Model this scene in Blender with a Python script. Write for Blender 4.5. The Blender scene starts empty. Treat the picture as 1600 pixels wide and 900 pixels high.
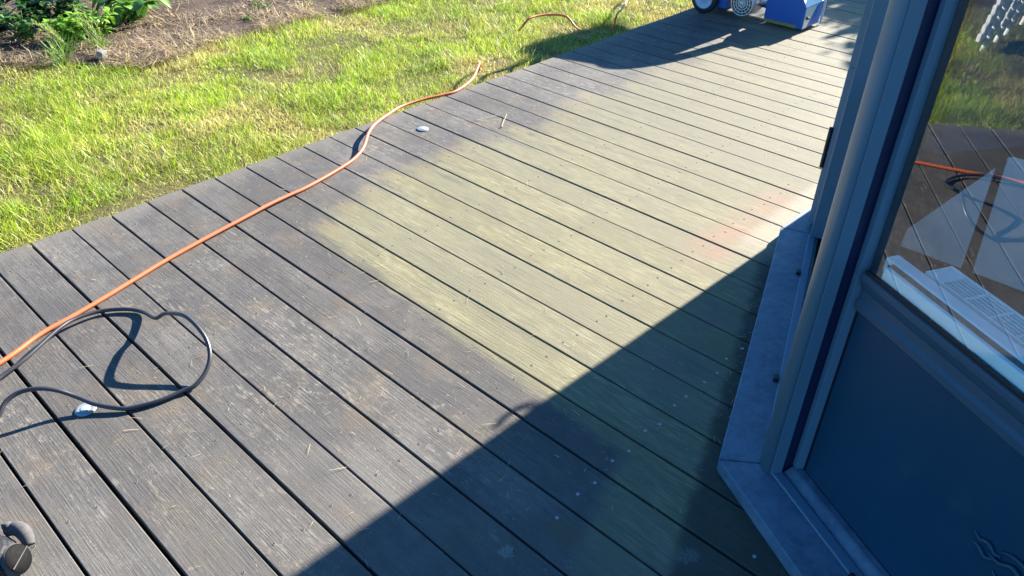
import bpy, bmesh, math, random
import numpy as np
from mathutils import Matrix, Vector
rad = math.radians
random.seed(4); rng = np.random.default_rng(7)
sc = bpy.context.scene
COL = sc.collection

# ------------------------------------------------------------------ camera, sky, sun, exposure
cam_d = bpy.data.cameras.new("camera"); cam = bpy.data.objects.new("camera", cam_d); COL.objects.link(cam)
cam_d.sensor_width = 36.0; cam_d.lens = 1220.51 / 1600 * 36; cam_d.clip_start = .02; cam_d.clip_end = 500
CAM = Vector((-0.58989, -2.98608, 1.55505))
ROT = Matrix.Rotation(-0.82673012, 4, 'Z') @ Matrix.Rotation(0.96020426, 4, 'X') @ Matrix.Rotation(0.01782723, 4, 'Z')
cam.matrix_world = Matrix.Translation(CAM) @ ROT
sc.camera = cam
SUN_EL = 24.0
LD = Vector((-1, .042, -math.tan(rad(SUN_EL)))).normalized()      # the way the light travels
w = bpy.data.worlds.new("World"); sc.world = w; w.use_nodes = True
wn = w.node_tree; bg = wn.nodes['Background']
sky = wn.nodes.new('ShaderNodeTexSky'); sky.sky_type = 'NISHITA'; sky.sun_disc = False
sky.sun_elevation = rad(SUN_EL); sky.sun_rotation = math.atan2(-LD.x, -LD.y)
sky.dust_density = .6; sky.ozone_density = 1.6; sky.air_density = 1.0
tint = wn.nodes.new('ShaderNodeMix'); tint.data_type = 'RGBA'; tint.blend_type = 'MULTIPLY'; tint.inputs[0].default_value = 1
wn.links.new(sky.outputs[0], tint.inputs[6]); tint.inputs[7].default_value = (.27, .62, 1.0, 1)      # the camera's white balance: sun white, open shade deep blue
wn.links.new(tint.outputs[2], bg.inputs[0]); bg.inputs[1].default_value = .064
sl = bpy.data.lights.new("sun", 'SUN'); so = bpy.data.objects.new("sun", sl); COL.objects.link(so)
sl.energy = 5.0; sl.angle = rad(.5); sl.color = (1, .93, .83)
so.rotation_euler = LD.to_track_quat('-Z', 'Y').to_euler(); so.location = (20, 0, 12)
vs = sc.view_settings; vs.view_transform = 'Standard'; vs.look = 'None'; vs.gamma = 1; vs.use_curve_mapping = False
vs.exposure = 2.45
sc.cycles.max_bounces = 8; sc.cycles.transparent_max_bounces = 16

# ------------------------------------------------------------------ helpers
def tag(o, label=None, cat=None, group=None, kind=None):
    for k, v in (('label', label), ('category', cat), ('group', group), ('kind', kind)):
        if v: o[k] = v
    return o
def empty(name, loc=(0, 0, 0), rz=0):
    o = bpy.data.objects.new(name, None); COL.objects.link(o); o.location = loc; o.rotation_euler = (0, 0, rz)
    o.empty_display_size = .1
    return o
class MB:
    def __init__(s): s.v = []; s.f = []; s.sm = []
    def add(s, vs_, fs, smooth=False):
        b = len(s.v); s.v += [tuple(map(float, q)) for q in vs_]; s.f += [tuple(b + i for i in f) for f in fs]; s.sm += [smooth] * len(fs)
        return s
    def box(s, x0, x1, y0, y1, z0, z1, M=None):
        p = [(x, y, z) for z in (z0, z1) for x, y in ((x0, y0), (x1, y0), (x1, y1), (x0, y1))]
        if M is not None: p = [M @ Vector(q) for q in p]
        return s.add(p, [(3, 2, 1, 0), (4, 5, 6, 7), (0, 1, 5, 4), (1, 2, 6, 5), (2, 3, 7, 6), (3, 0, 4, 7)])
    def prism(s, poly, z0, z1, M=None, smooth=False):          # poly counter-clockwise, extruded along z
        n = len(poly); p = [(x, y, z0) for x, y in poly] + [(x, y, z1) for x, y in poly]
        if M is not None: p = [M @ Vector(q) for q in p]
        s.add(p, [tuple(range(n - 1, -1, -1)), tuple(range(n, 2 * n))])
        b = len(s.v) - 2 * n
        for i in range(n):
            j = (i + 1) % n; s.f.append((b + i, b + j, b + n + j, b + n + i)); s.sm.append(smooth)
        return s
    def tube(s, pts, r, n=10, caps=True):
        pts = [Vector(p) for p in pts]; rr = r if hasattr(r, '__len__') else [r] * len(pts)
        ring = []; up = Vector((0, 0, 1)); prev = None
        for i, p in enumerate(pts):
            t = (pts[min(i + 1, len(pts) - 1)] - pts[max(i - 1, 0)]).normalized()
            if prev is None:
                a = t.cross(up) if abs(t.z) < .95 else t.cross(Vector((1, 0, 0)))
            else: a = prev - t * prev.dot(t)
            a.normalize(); prev = a; b = t.cross(a)
            ring.append([p + (a * math.cos(2 * math.pi * k / n) + b * math.sin(2 * math.pi * k / n)) * rr[i] for k in range(n)])
        vv = [q for g in ring for q in g]; ff = []
        for i in range(len(pts) - 1):
            for k in range(n):
                k2 = (k + 1) % n; ff.append((i * n + k, i * n + k2, (i + 1) * n + k2, (i + 1) * n + k))
        s.add(vv, ff, True)
        if caps:
            b = len(s.v) - len(vv)
            s.f += [tuple(b + k for k in range(n - 1, -1, -1)), tuple(b + (len(pts) - 1) * n + k for k in range(n))]; s.sm += [False, False]
        return s
    def lathe(s, prof, n=24, M=None, smooth=True):               # prof: (radius, height) along local z
        vv = []; ff = []
        for (r, h) in prof:
            for k in range(n):
                a = 2 * math.pi * k / n; vv.append(Vector((r * math.cos(a), r * math.sin(a), h)))
        if M is not None: vv = [M @ q for q in vv]
        for i in range(len(prof) - 1):
            for k in range(n):
                k2 = (k + 1) % n; ff.append((i * n + k, i * n + k2, (i + 1) * n + k2, (i + 1) * n + k))
        s.add(vv, ff, smooth); return s
    def build(s, name, mat, parent=None, bevel=0, seg=2, auto=None):
        me = bpy.data.meshes.new(name); me.from_pydata(s.v, [], s.f); me.update()
        me.polygons.foreach_set('use_smooth', s.sm)
        if mat: me.materials.append(mat)
        o = bpy.data.objects.new(name, me); COL.objects.link(o)
        if parent is not None: o.parent = parent
        if bevel:
            m = o.modifiers.new('bevel', 'BEVEL'); m.width = bevel; m.segments = seg; m.limit_method = 'ANGLE'; m.angle_limit = rad(40)
        return o
def spline(P, per=6):
    P = [Vector(p) for p in P]; out = []
    for i in range(len(P) - 1):
        p0 = P[max(i - 1, 0)]; p1 = P[i]; p2 = P[i + 1]; p3 = P[min(i + 2, len(P) - 1)]
        for k in range(per):
            t = k / per
            out.append(.5 * ((2 * p1) + (p2 - p0) * t + (2 * p0 - 5 * p1 + 4 * p2 - p3) * t * t + (3 * p1 - p0 - 3 * p2 + p3) * t ** 3))
    return out + [P[-1]]
def axisM(loc, d):                                               # local z -> d
    return Matrix.Translation(loc) @ Vector(d).to_track_quat('Z', 'Y').to_matrix().to_4x4()

# value noise in numpy (for the planting)
def vnoise(x, y, seed=0):
    xi = np.floor(x).astype(np.int64); yi = np.floor(y).astype(np.int64); fx = x - xi; fy = y - yi
    def h(a, b):
        v = (a * 374761393 + b * 668265263 + seed * 982451653) & 0x7fffffff
        v = ((v ^ (v >> 13)) * 1274126177) & 0x7fffffff
        return ((v ^ (v >> 16)) & 0xffff) / 65535.0
    fx = fx * fx * (3 - 2 * fx); fy = fy * fy * (3 - 2 * fy)
    return (h(xi, yi) * (1 - fx) + h(xi + 1, yi) * fx) * (1 - fy) + (h(xi, yi + 1) * (1 - fx) + h(xi + 1, yi + 1) * fx) * fy
def fbm(x, y, seed=0, o=4):
    r = 0; a = .5; t = 0
    for i in range(o): r = r + a * vnoise(x * 2 ** i, y * 2 ** i, seed + i); t += a; a *= .5
    return r / t

# ------------------------------------------------------------------ node building
class NT:
    def __init__(s, name):
        s.m = bpy.data.materials.new(name); s.m.use_nodes = True; s.t = s.m.node_tree; s.b = s.t.nodes['Principled BSDF']
        s.out = s.t.nodes['Material Output']
    def n(s, ty, **k):
        q = s.t.nodes.new(ty)
        for a, v in k.items(): setattr(q, a, v)
        return q
    def put(s, sock, v):
        if hasattr(v, 'is_output') or hasattr(v, 'links'): s.t.links.new(v, sock)
        elif v is not None:
            if hasattr(sock.default_value, '__len__') and not hasattr(v, '__len__'): v = (v, v, v)
            if hasattr(v, '__len__') and len(v) == 3 and hasattr(sock.default_value, '__len__') and len(sock.default_value) == 4: v = (*v, 1)
            sock.default_value = v
    def math(s, op, a, b=None, c=None, clamp=False):
        q = s.n('ShaderNodeMath', operation=op, use_clamp=clamp)
        for i, v in enumerate((a, b, c)):
            if v is not None: s.put(q.inputs[i], v)
        return q.outputs[0]
    def add(s, a, b): return s.math('ADD', a, b)
    def sub(s, a, b): return s.math('SUBTRACT', a, b)
    def mul(s, a, b): return s.math('MULTIPLY', a, b)
    def step(s, v, lo, hi):                                      # smoothstep lo..hi (either order)
        q = s.n('ShaderNodeMapRange', interpolation_type='SMOOTHSTEP')
        s.put(q.inputs[0], v)
        if lo < hi: q.inputs[1].default_value = lo; q.inputs[2].default_value = hi; q.inputs[3].default_value = 0; q.inputs[4].default_value = 1
        else: q.inputs[1].default_value = hi; q.inputs[2].default_value = lo; q.inputs[3].default_value = 1; q.inputs[4].default_value = 0
        return q.outputs[0]
    def mix(s, f, a, b, mode='MIX'):
        q = s.n('ShaderNodeMix', data_type='RGBA', blend_type=mode)
        s.put(q.inputs[0], f); s.put(q.inputs[6], a); s.put(q.inputs[7], b); return q.outputs[2]
    def obj(s): return s.n('ShaderNodeTexCoord').outputs['Object']
    def xyz(s, v):
        q = s.n('ShaderNodeSeparateXYZ'); s.put(q.inputs[0], v); return q.outputs
    def vec(s, x, y, z):
        q = s.n('ShaderNodeCombineXYZ'); s.put(q.inputs[0], x); s.put(q.inputs[1], y); s.put(q.inputs[2], z); return q.outputs[0]
    def noise(s, v, scale, detail=4, rough=.55, dist=0):
        q = s.n('ShaderNodeTexNoise'); s.put(q.inputs['Vector'], v); q.inputs['Scale'].default_value = scale
        q.inputs['Detail'].default_value = detail; q.inputs['Roughness'].default_value = rough; q.inputs['Distortion'].default_value = dist
        return q.outputs[0]
    def wn(s, v):
        q = s.n('ShaderNodeTexWhiteNoise', noise_dimensions='1D'); s.put(q.inputs['W'], v); return q.outputs[0]
    def bump(s, h, st, dist=.002):
        q = s.n('ShaderNodeBump'); q.inputs['Strength'].default_value = st; q.inputs['Distance'].default_value = dist
        s.put(q.inputs['Height'], h); s.t.links.new(q.outputs[0], s.b.inputs['Normal'])
    def set(s, col=None, rough=None, metal=None, spec=None, **k):
        if col is not None: s.put(s.b.inputs['Base Color'], col)
        if rough is not None: s.put(s.b.inputs['Roughness'], rough)
        if metal is not None: s.put(s.b.inputs['Metallic'], metal)
        if spec is not None: s.put(s.b.inputs['Specular IOR Level'], spec)
        return s.m
def paint(name, c, rough=.4, var=.12, scale=6, metal=0, dirt=None, spec=.5, bump=.05):
    t = NT(name); o = t.obj(); n1 = t.noise(o, scale, 5, .6); n2 = t.noise(o, scale * 18, 3, .6)
    c = Vector(c); col = t.mix(n1, tuple(c * (1 - var)), tuple(c * (1 + var)))
    if dirt: col = t.mix(t.step(t.noise(o, scale * 2.3, 6, .7), .52, .72), col, dirt)
    t.set(col, t.add(rough - .06, t.mul(n2, .12)), metal, spec)
    if bump: t.bump(n2, bump, .001)
    return t.m

# ------------------------------------------------------------------ deck boards
PITCH = .15
TH3 = rad(61); D3 = (math.cos(TH3), math.sin(TH3)); N3 = (-D3[1], D3[0]); A3 = (.814, -2.432)   # the near bay side: along, outward, corner
A2 = (2.022, -1.980)
def deck_mat():
    t = NT('weathered_boards'); P = t.obj(); x, y, z = t.xyz(P)
    bi = t.math('FLOOR', t.math('DIVIDE', x, PITCH)); r1 = t.wn(bi); r2 = t.wn(t.add(bi, 41.3)); r3 = t.wn(t.add(bi, 83.7))
    off = t.mul(r1, 37.0)
    gv = t.vec(t.mul(x, 210), t.add(t.mul(y, 7), off), off)              # fine fibre, along the board
    g1 = t.noise(gv, 1, 4, .62, .25)
    gw = t.vec(t.mul(x, 60), t.add(t.mul(y, 3), off), off); g2 = t.noise(gw, 1, 4, .6, .6)
    blot = t.noise(P, 5.5, 6, .66); blot2 = t.noise(t.vec(x, t.mul(y, .5), off), 11, 6, .72, .4)
    fine = t.noise(P, 170, 3, .7)
    # never sanded: grey brown, worn
    c = t.mix(t.step(g1, .22, .78), (.074, .072, .071), (.146, .140, .136))
    c = t.mix(t.mul(t.step(g2, .35, .7), .4), c, (.135, .128, .122))
    c = t.mix(t.mul(t.step(fine, .38, .72), .55), c, (.185, .176, .166))
    c = t.mix(t.mul(t.step(blot, .47, .66), .6), c, (.185, .150, .108))  # brown worn blotches
    c = t.mix(t.mul(t.step(blot2, .40, .60), .5), c, (.072, .072, .077))
    c = t.mix(t.mul(t.mul(t.step(t.noise(P, 2.1, 5, .7), .47, .66), t.step(g2, .3, .6)), .55), c, (.215, .205, .192))
    # pale scuffs: thin broken curls
    sv = t.noise(P, 13, 3, .6, 2.2); scuff = t.math('ABSOLUTE', t.sub(sv, .5))
    scm = t.mul(t.step(scuff, .012, .002), t.step(t.noise(P, 4.3, 3, .5), .46, .62))
    scm = t.mul(scm, t.step(fine, .38, .6))
    c = t.mix(t.mul(scm, .75), c, (.36, .32, .26))
    flake = t.mul(t.step(t.noise(t.vec(t.mul(x, 1.0), t.mul(y, .7), off), 62, 4, .7, .6), .60, .68), t.math('MAXIMUM', t.step(t.noise(P, 3.1, 4, .6), .44, .62), t.mul(t.step(x, 1.7, 2.1), t.step(y, -.75, -.35))))
    c = t.mix(t.mul(flake, .85), c, (.33, .29, .235))
    sg = t.noise(t.vec(t.mul(x, 95), t.add(t.mul(y, 16), off), off), 1, 4, .7, 1.2)
    zone = t.mul(t.step(t.noise(t.vec(t.mul(x, 1.0), t.mul(y, .8), t.mul(bi, 3.7)), 3.6, 4, .65), .46, .62), t.step(t.noise(P, 24, 3, .6), .38, .58))
    c = t.mix(t.mul(t.mul(t.step(sg, .50, .62), zone), .8), c, (.30, .275, .24))
    dk = t.mul(t.step(sg, .42, .30), .55); c = t.mix(dk, c, (.048, .046, .046))
    sp = t.n('ShaderNodeTexVoronoi', feature='F1'); t.put(sp.inputs['Vector'], P); sp.inputs['Scale'].default_value = 46
    c = t.mix(t.mul(t.mul(t.step(sp.outputs['Distance'], .11, .05), t.step(t.noise(P, 9, 4, .7), .50, .60)), .75), c, (.40, .36, .29))
    c = t.mix(t.mul(t.step(t.add(t.add(y, x), t.mul(blot, .8)), -.75, -1.7), .30), c, (.20, .192, .178))  # paler towards the near end: house bounce light painted in, with wear
    c = t.mix(t.mul(t.mul(r3, r3), .38), c, (.070, .066, .062))
    # board ends at the lawn and edges paler
    c = t.mix(t.mul(t.step(y, -.12, -.005), .45), c, (.24, .222, .19))
    # sanded: bare greenish yellow timber
    s = t.mix(t.step(g1, .25, .75), (.166, .153, .086), (.338, .315, .186))
    s = t.mix(t.mul(t.step(g2, .3, .7), .35), s, (.27, .25, .145))
    gx2 = t.noise(t.vec(t.mul(x, 120), t.add(t.mul(y, 13), off), off), 1, 5, .72, .5)
    s = t.mix(t.mul(t.step(gx2, .50, .40), .62), s, (.150, .140, .085)); s = t.mix(t.mul(t.step(gx2, .52, .62), .55), s, (.44, .415, .285))
    s = t.mix(t.mul(t.step(t.noise(t.vec(x, t.mul(y, .35), off), 4.5, 5, .65), .43, .62), .7), s, (.185, .176, .112))
    s = t.mix(t.mul(t.step(blot2, .42, .62), .35), s, (.17, .165, .11))
    s = t.mix(t.mul(t.step(fine, .42, .74), .38), s, (.31, .288, .165))
    s = t.mix(t.mul(r2, .45), s, (.215, .208, .150))
    s = t.mix(t.mul(t.step(x, 1.2, 3.0), .62), s, (.185, .174, .128))
    # where the sander ran
    wob = t.add(t.mul(t.sub(t.noise(P, 5, 5, .65), .5), .15), t.mul(t.sub(t.noise(t.vec(t.mul(x, 55), t.mul(y, 5), off), 1, 3, .6), .5), .10))
    fr = t.math('FRACT', t.math('DIVIDE', x, PITCH)); lobe = t.mul(t.math('ABSOLUTE', t.sub(fr, .5)), -.05)
    yy = t.add(t.add(y, wob), t.add(lobe, t.mul(t.sub(r3, .5), .16)))
    m1 = t.step(yy, -.50, -.74)
    xe = t.add(t.add(x, t.mul(t.add(y, .6), -.063)), t.add(t.mul(t.sub(t.noise(t.vec(t.mul(x, 3), y, z), 4, 4, .65), .5), .09), t.mul(t.sub(g2, .5), .06)))
    ml = t.step(xe, .755, .835)
    # second pass that follows the house: a strip that runs on towards the camera
    ys = t.add(y, t.mul(x, -.32)); ms = t.mul(t.step(t.add(ys, t.mul(wob, .35)), -2.41, -2.48), t.step(t.add(ys, t.mul(wob, .3)), -2.73, -2.67)); ms = t.mul(t.mul(ms, t.step(t.add(x, wob), .26, .40)), .92)
    m = t.math('MAXIMUM', t.mul(m1, ml), ms)
    d2 = t.sub(t.mul(t.sub(x, .804), .3489), t.mul(t.add(y, 2.434), .9371))      # - distance in front of the middle sill
    d2 = t.mul(d2, -1)
    d2w = t.add(d2, t.mul(t.sub(t.noise(P, 14, 4, .6), .5), .06))
    m = t.mul(m, t.math('MAXIMUM', t.step(d2w, .015, .05), t.step(x, 1.75, 1.95)))
    d3 = t.add(t.mul(t.sub(x, .804), N3[0]), t.mul(t.add(y, 2.434), N3[1]))
    d4 = t.add(t.mul(t.sub(x, .79), -.334), t.mul(t.add(y, 2.42), .942))
    m = t.mul(m, t.math('MAXIMUM', t.step(t.add(d4, t.mul(wob, .25)), -.02, .03), t.step(x, .79, .81)))
    wear = t.step(t.add(t.mul(g1, .5), t.mul(blot2, .5)), .24, .36)
    pat = t.step(t.noise(t.vec(t.mul(x, 22), t.add(t.mul(y, 2.2), off), off), 1, 5, .7, .5), .34, .52)
    rim = t.mul(t.step(yy, -1.05, -.62), .55)
    m = t.mul(m, t.sub(1, t.mul(t.sub(1, pat), t.add(.30, rim))))
    m = t.mul(m, t.add(.86, t.mul(wear, .14)))
    c = t.mix(m, c, s)
    # yellow bites where each pass started
    bite = t.mul(t.step(yy, -.53, -.60), t.step(yy, -.72, -.64)); bite = t.mul(t.mul(bite, ml), t.step(fr, .2, .45)); bite = t.mul(bite, t.step(fr, .95, .75))
    c = t.mix(t.mul(t.mul(bite, t.step(r1, .15, .6)), .26), c, (.33, .275, .12))
    # reddish timber; sun off the far door's glass painted as a pale strip
    pn = t.noise(P, 7, 4, .6)
    pk = t.mul(t.mul(t.step(y, -1.70, -1.80), t.step(y, -1.96, -1.86)), t.mul(t.step(x, 1.55, 1.75), t.step(x, 2.5, 2.25)))
    pk = t.mul(pk, t.step(t.add(t.mul(pn, .45), t.mul(g1, .55)), .36, .62)); c = t.mix(t.mul(pk, .72), c, (.33, .185, .140))
    pk2 = t.mul(t.mul(t.step(y, -1.98, -2.05), t.step(y, -2.26, -2.16)), t.step(t.noise(P, 6, 3, .6), .5, .66))
    c = t.mix(t.mul(t.mul(pk2, m), .45), c, (.23, .15, .15))
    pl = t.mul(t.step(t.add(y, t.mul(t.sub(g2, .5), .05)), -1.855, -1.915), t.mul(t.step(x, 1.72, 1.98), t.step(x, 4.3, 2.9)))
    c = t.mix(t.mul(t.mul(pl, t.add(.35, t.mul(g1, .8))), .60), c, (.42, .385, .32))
    # green mould in the corner under the sill
    mo = t.mul(t.step(d2w, .060, .015), t.step(x, 1.95, 1.7)); c = t.mix(t.mul(mo, .6), c, (.045, .050, .024))
    # spilled paint and a worn knot
    def spot(px, py, r, col, k=1.0, sc_=40):
        nonlocal c
        dx = t.sub(x, px); dy = t.sub(y, py); d = t.math('SQRT', t.add(t.mul(dx, dx), t.mul(dy, dy)))
        d = t.add(d, t.mul(t.sub(t.noise(P, sc_, 6, .8, .8), .5), r * 3.4))
        c = t.mix(t.mul(t.mul(t.step(d, r, r * .6), t.step(t.add(fine, t.mul(g1, .4)), .50, .72)), k), c, col)
    spot(.253, -2.211, .020, (.36, .36, .34), .6); spot(.535, -2.525, .026, (.22, .21, .21), .55); spot(.385, -2.275, .045, (.17, .135, .075), .7, 16)
    spot(.62, -1.42, .03, (.24, .21, .17), .3, 60)
    c = t.mix(1, c, (.685, .672, .638), 'MULTIPLY')
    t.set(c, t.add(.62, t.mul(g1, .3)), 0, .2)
    hh = t.add(t.mul(g1, 1.0), t.mul(fine, .35)); t.bump(hh, .8, .0018)
    return t.m
M_deck = deck_mat()
M_dark_wood = paint('old_joist_wood', (.045, .038, .03), .85, .3, 9)
gapw = {0: .0115, -1: .008, -2: .013, -3: .009, 1: .0062, 2: .0088, 3: .0088, 4: .0098, 5: .0092, 6: .007, 7: .0075, 8: .006, 9: .0085, 10: .006, 11: .007, 12: .0085, 13: .006, 14: .0042, 15: .0068, 16: .0075, 17: .005, 18: .0065}
def gw(k): return .80 * gapw.get(k, .0065 + .002 * math.sin(k * 2.7))
deck_mb = MB(); T = .028
for k in range(-14, 66):
    x0 = k * PITCH + gw(k) / 2; x1 = (k + 1) * PITCH - gw(k + 1) / 2
    y1 = .003 * math.sin(k * 5.1) + .002 * math.sin(k * 2.3); y0 = -4.6 if k < 12 else -3.2; c = .0022
    zt = .0009 * math.sin(k * 3.3)
    prof = [(x0, -T), (x1, -T), (x1, zt - c), (x1 - c * .35, zt - c * .3), (x1 - c, zt), (x0 + c, zt), (x0 + c * .35, zt - c * .3), (x0, zt - c)]
    n = len(prof); ys = [y1, y1 - .002] + [y0]
    vv = []
    for j, yv in enumerate(ys):
        for (px, pz) in prof: vv.append((px, yv, pz - (.0018 if j == 0 and pz > -.01 else 0)))
    ff = [tuple(range(n))]
    for j in range(len(ys) - 1):
        for i in range(n):
            i2 = (i + 1) % n; ff.append((j * n + i2, j * n + i, (j + 1) * n + i, (j + 1) * n + i2))
    ff.append(tuple((len(ys) - 1) * n + i for i in range(n - 1, -1, -1)))
    deck_mb.add(vv, ff)
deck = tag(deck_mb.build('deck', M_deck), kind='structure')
JOISTS = [-.15, -.565, -.98, -1.395, -1.808, -2.223, -2.64, -3.05, -3.47]
for jy in JOISTS:
    MB().box(-2.1, 9.9, jy - .022, jy + .022, -.085, -.0285).build('joist', M_dark_wood, deck)
M_screw = paint('screw_steel', (.12, .12, .12), .75, .3, 60, metal=.1, spec=.2, bump=0)
M_hole = paint('screw_recess', (.01, .01, .01), .9, .1, 30)
scr = MB().lathe([(.0020, -.0008), (.0024, .0004), (.0036, .0006), (.0041, .0002), (.0043, -.001)], 10)
scr.lathe([(.0021, .00025), (.0001, .00025)], 10)
M_clean = paint('clean_screw_steel', (.52, .52, .52), .4, .1, 60, metal=.2, bump=0)
scr_o = None; clean = None; cand = []
def in_view(p, mx=0.03):
    q = ROT.to_3x3().transposed() @ (Vector(p) - CAM)
    if q.z > -.05: return None
    u = .5 + (1220.51 * q.x / -q.z) / 1600; v = .5 + (1220.51 * q.y / -q.z) / 900
    return -q.z if (-mx < u < 1 + mx and -mx < v < 1 + mx) else None
for k in range(-8, 45):
    for jy in JOISTS:
        for fx in (.28, .70):
            p = (k * PITCH + .15 * fx + rng.uniform(-.012, .012), jy + rng.uniform(-.006, .006) + (.004 if fx < .5 else -.003), .0009 * math.sin(k * 3.3) + .0004)
            d = in_view(p)
            s2 = (p[0] - A3[0]) * .937 * -.0
            inside = ((p[0] - .804) * -.349 + (p[1] + 2.434) * .937) < .01 and p[0] > .78
            if d and not inside: cand.append((d, p))
cand.sort()
for i, (d, p) in enumerate(cand[:100]):
    if scr_o is None: scr_o = scr.build('screw', M_screw, deck); o = scr_o; o.data.materials.append(M_hole); [setattr(pg, 'material_index', 1) for pg in o.data.polygons[40:]]
    else: o = scr_o.copy(); COL.objects.link(o); o.parent = deck
    o.location = p
    if p[0] > .38 and p[1] < -2.15:
        if clean is None: clean = o.data.copy(); clean.materials[0] = M_clean
        o.data = clean
rest = MB()
for d, p in cand[100:]: rest.lathe([(.0018, -.0008), (.0022, .0004), (.0034, .0006), (.0040, .0002), (.0042, -.001)], 8, Matrix.Translation(p))
tag(rest.build('screw_heads', M_screw, deck), kind='stuff')

# ------------------------------------------------------------------ ground, bed
def soil_mat(name, a, b, c2):
    t = NT(name); P = t.obj(); n1 = t.noise(P, 9, 6, .65); n2 = t.noise(P, 60, 4, .7)
    c = t.mix(t.step(n1, .35, .65), a, b); c = t.mix(t.mul(t.step(n2, .45, .75), .6), c, c2)
    t.set(c, .95, 0, .2); t.bump(t.add(n2, n1), .8, .02); return t.m
M_soil = soil_mat('lawn_soil', (.066, .064, .021), (.100, .092, .033), (.19, .155, .07))
M_bed = soil_mat('bed_soil', (.040, .028, .020), (.085, .058, .042), (.16, .12, .085))
GZ = -.075
def sheet(name, poly, z, mat, n=0):
    me = bpy.data.meshes.new(name); bm = bmesh.new(); bm.faces.new([bm.verts.new((x, y, z)) for x, y in poly]); bm.to_mesh(me); bm.free()
    me.materials.append(mat); o = bpy.data.objects.new(name, me); COL.objects.link(o); return tag(o, kind='structure')
sheet('lawn_ground', [(-90, -90), (90, -90), (90, 90), (-90, 90)], -.20, M_soil)
# the lawn itself: gently uneven ground beside the deck
def bed_edge(x):
    xs = np.array([-3, .3, .52, .68, .87, 1.07, 1.28, 1.52, 1.80, 2.10, 2.49, 2.93, 3.30, 3.9, 6, 9]); ys = np.array([2.9, 2.65, 2.5, 2.34, 2.2, 1.98, 1.78, 1.80, 1.90, 1.87, 1.91, 1.86, 1.88, 1.98, 2.2, 2.6])
    return np.interp(x, xs, ys)
def hgt(x, y):
    return GZ + .045 * (fbm(x * 1.3 + 9, y * 1.3 + 4, 3, 3) - .5) * np.clip((y - .03) / .4, 0, 1) - .0 * x
nx, ny = 150, 90; gx = np.linspace(-6, 12, nx); gy = np.linspace(-.0, 10, ny); X, Y = np.meshgrid(gx, gy); Z = hgt(X, Y)
vv = np.stack([X, Y, Z], -1).reshape(-1, 3); ff = [(j * nx + i, j * nx + i + 1, (j + 1) * nx + i + 1, (j + 1) * nx + i) for j in range(ny - 1) for i in range(nx - 1)]
lm = MB(); lm.add(vv.tolist(), ff, True); tag(lm.build('lawn', M_soil), kind='structure')
bxs = np.linspace(-3, 9, 60)
bm_ = MB()
prof = [-.10, .05, .3, .6, 1.0, 1.6, 2.4, 3.5, 5]
bv = []
for xx in bxs:
    e = float(bed_edge(xx)) + .05 * math.sin(xx * 9)
    for d in prof:
        bv.append((xx, e + d, float(hgt(np.array(xx), np.array(e + d))) + (.014 + .02 * float(fbm(np.array(xx * 3), np.array((e + d) * 3), 11)) if d > 0 else -.01)))
nb = len(prof); bm_.add(bv, [(i * nb + j, (i + 1) * nb + j, (i + 1) * nb + j + 1, i * nb + j + 1) for i in range(len(bxs) - 1) for j in range(nb - 1)], True)
tag(bm_.build('flower_bed', M_bed), kind='structure')

# ------------------------------------------------------------------ grass, straw (stuff)
def leaf_mat(name, rough=.45, trans=.42):
    t = NT(name); at = t.n('ShaderNodeAttribute', attribute_name='col'); c = at.outputs['Color']
    t.set(c, rough, 0, .35)
    tr = t.n('ShaderNodeBsdfTranslucent'); t.put(tr.inputs[0], t.mix(.5, c, t.mix(1, c, (1.0, 1.0, .45), 'MULTIPLY')))
    mx = t.n('ShaderNodeMixShader'); mx.inputs[0].default_value = trans
    t.t.links.new(t.b.outputs[0], mx.inputs[1]); t.t.links.new(tr.outputs[0], mx.inputs[2]); t.t.links.new(mx.outputs[0], t.out.inputs[0])
    return t.m
M_blade = leaf_mat('grass_blade', .45, .42)
M_leaf = leaf_mat('garden_leaf', .38, .3)
M_straw = paint('dry_straw', (.50, .40, .25), .7, .3, 25)
def frustum_mask(P, m=.06):
    R_ = np.array(ROT.to_3x3()); q = (P - np.array(CAM)) @ R_
    u = .5 + (1220.51 * q[:, 0] / -q[:, 2]) / 1600; v = .5 + (1220.51 * q[:, 1] / -q[:, 2]) / 900
    return (q[:, 2] < 0) & (u > -m) & (u < 1 + m) & (v > -m) & (v < 1 + m * 2.5)
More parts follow.
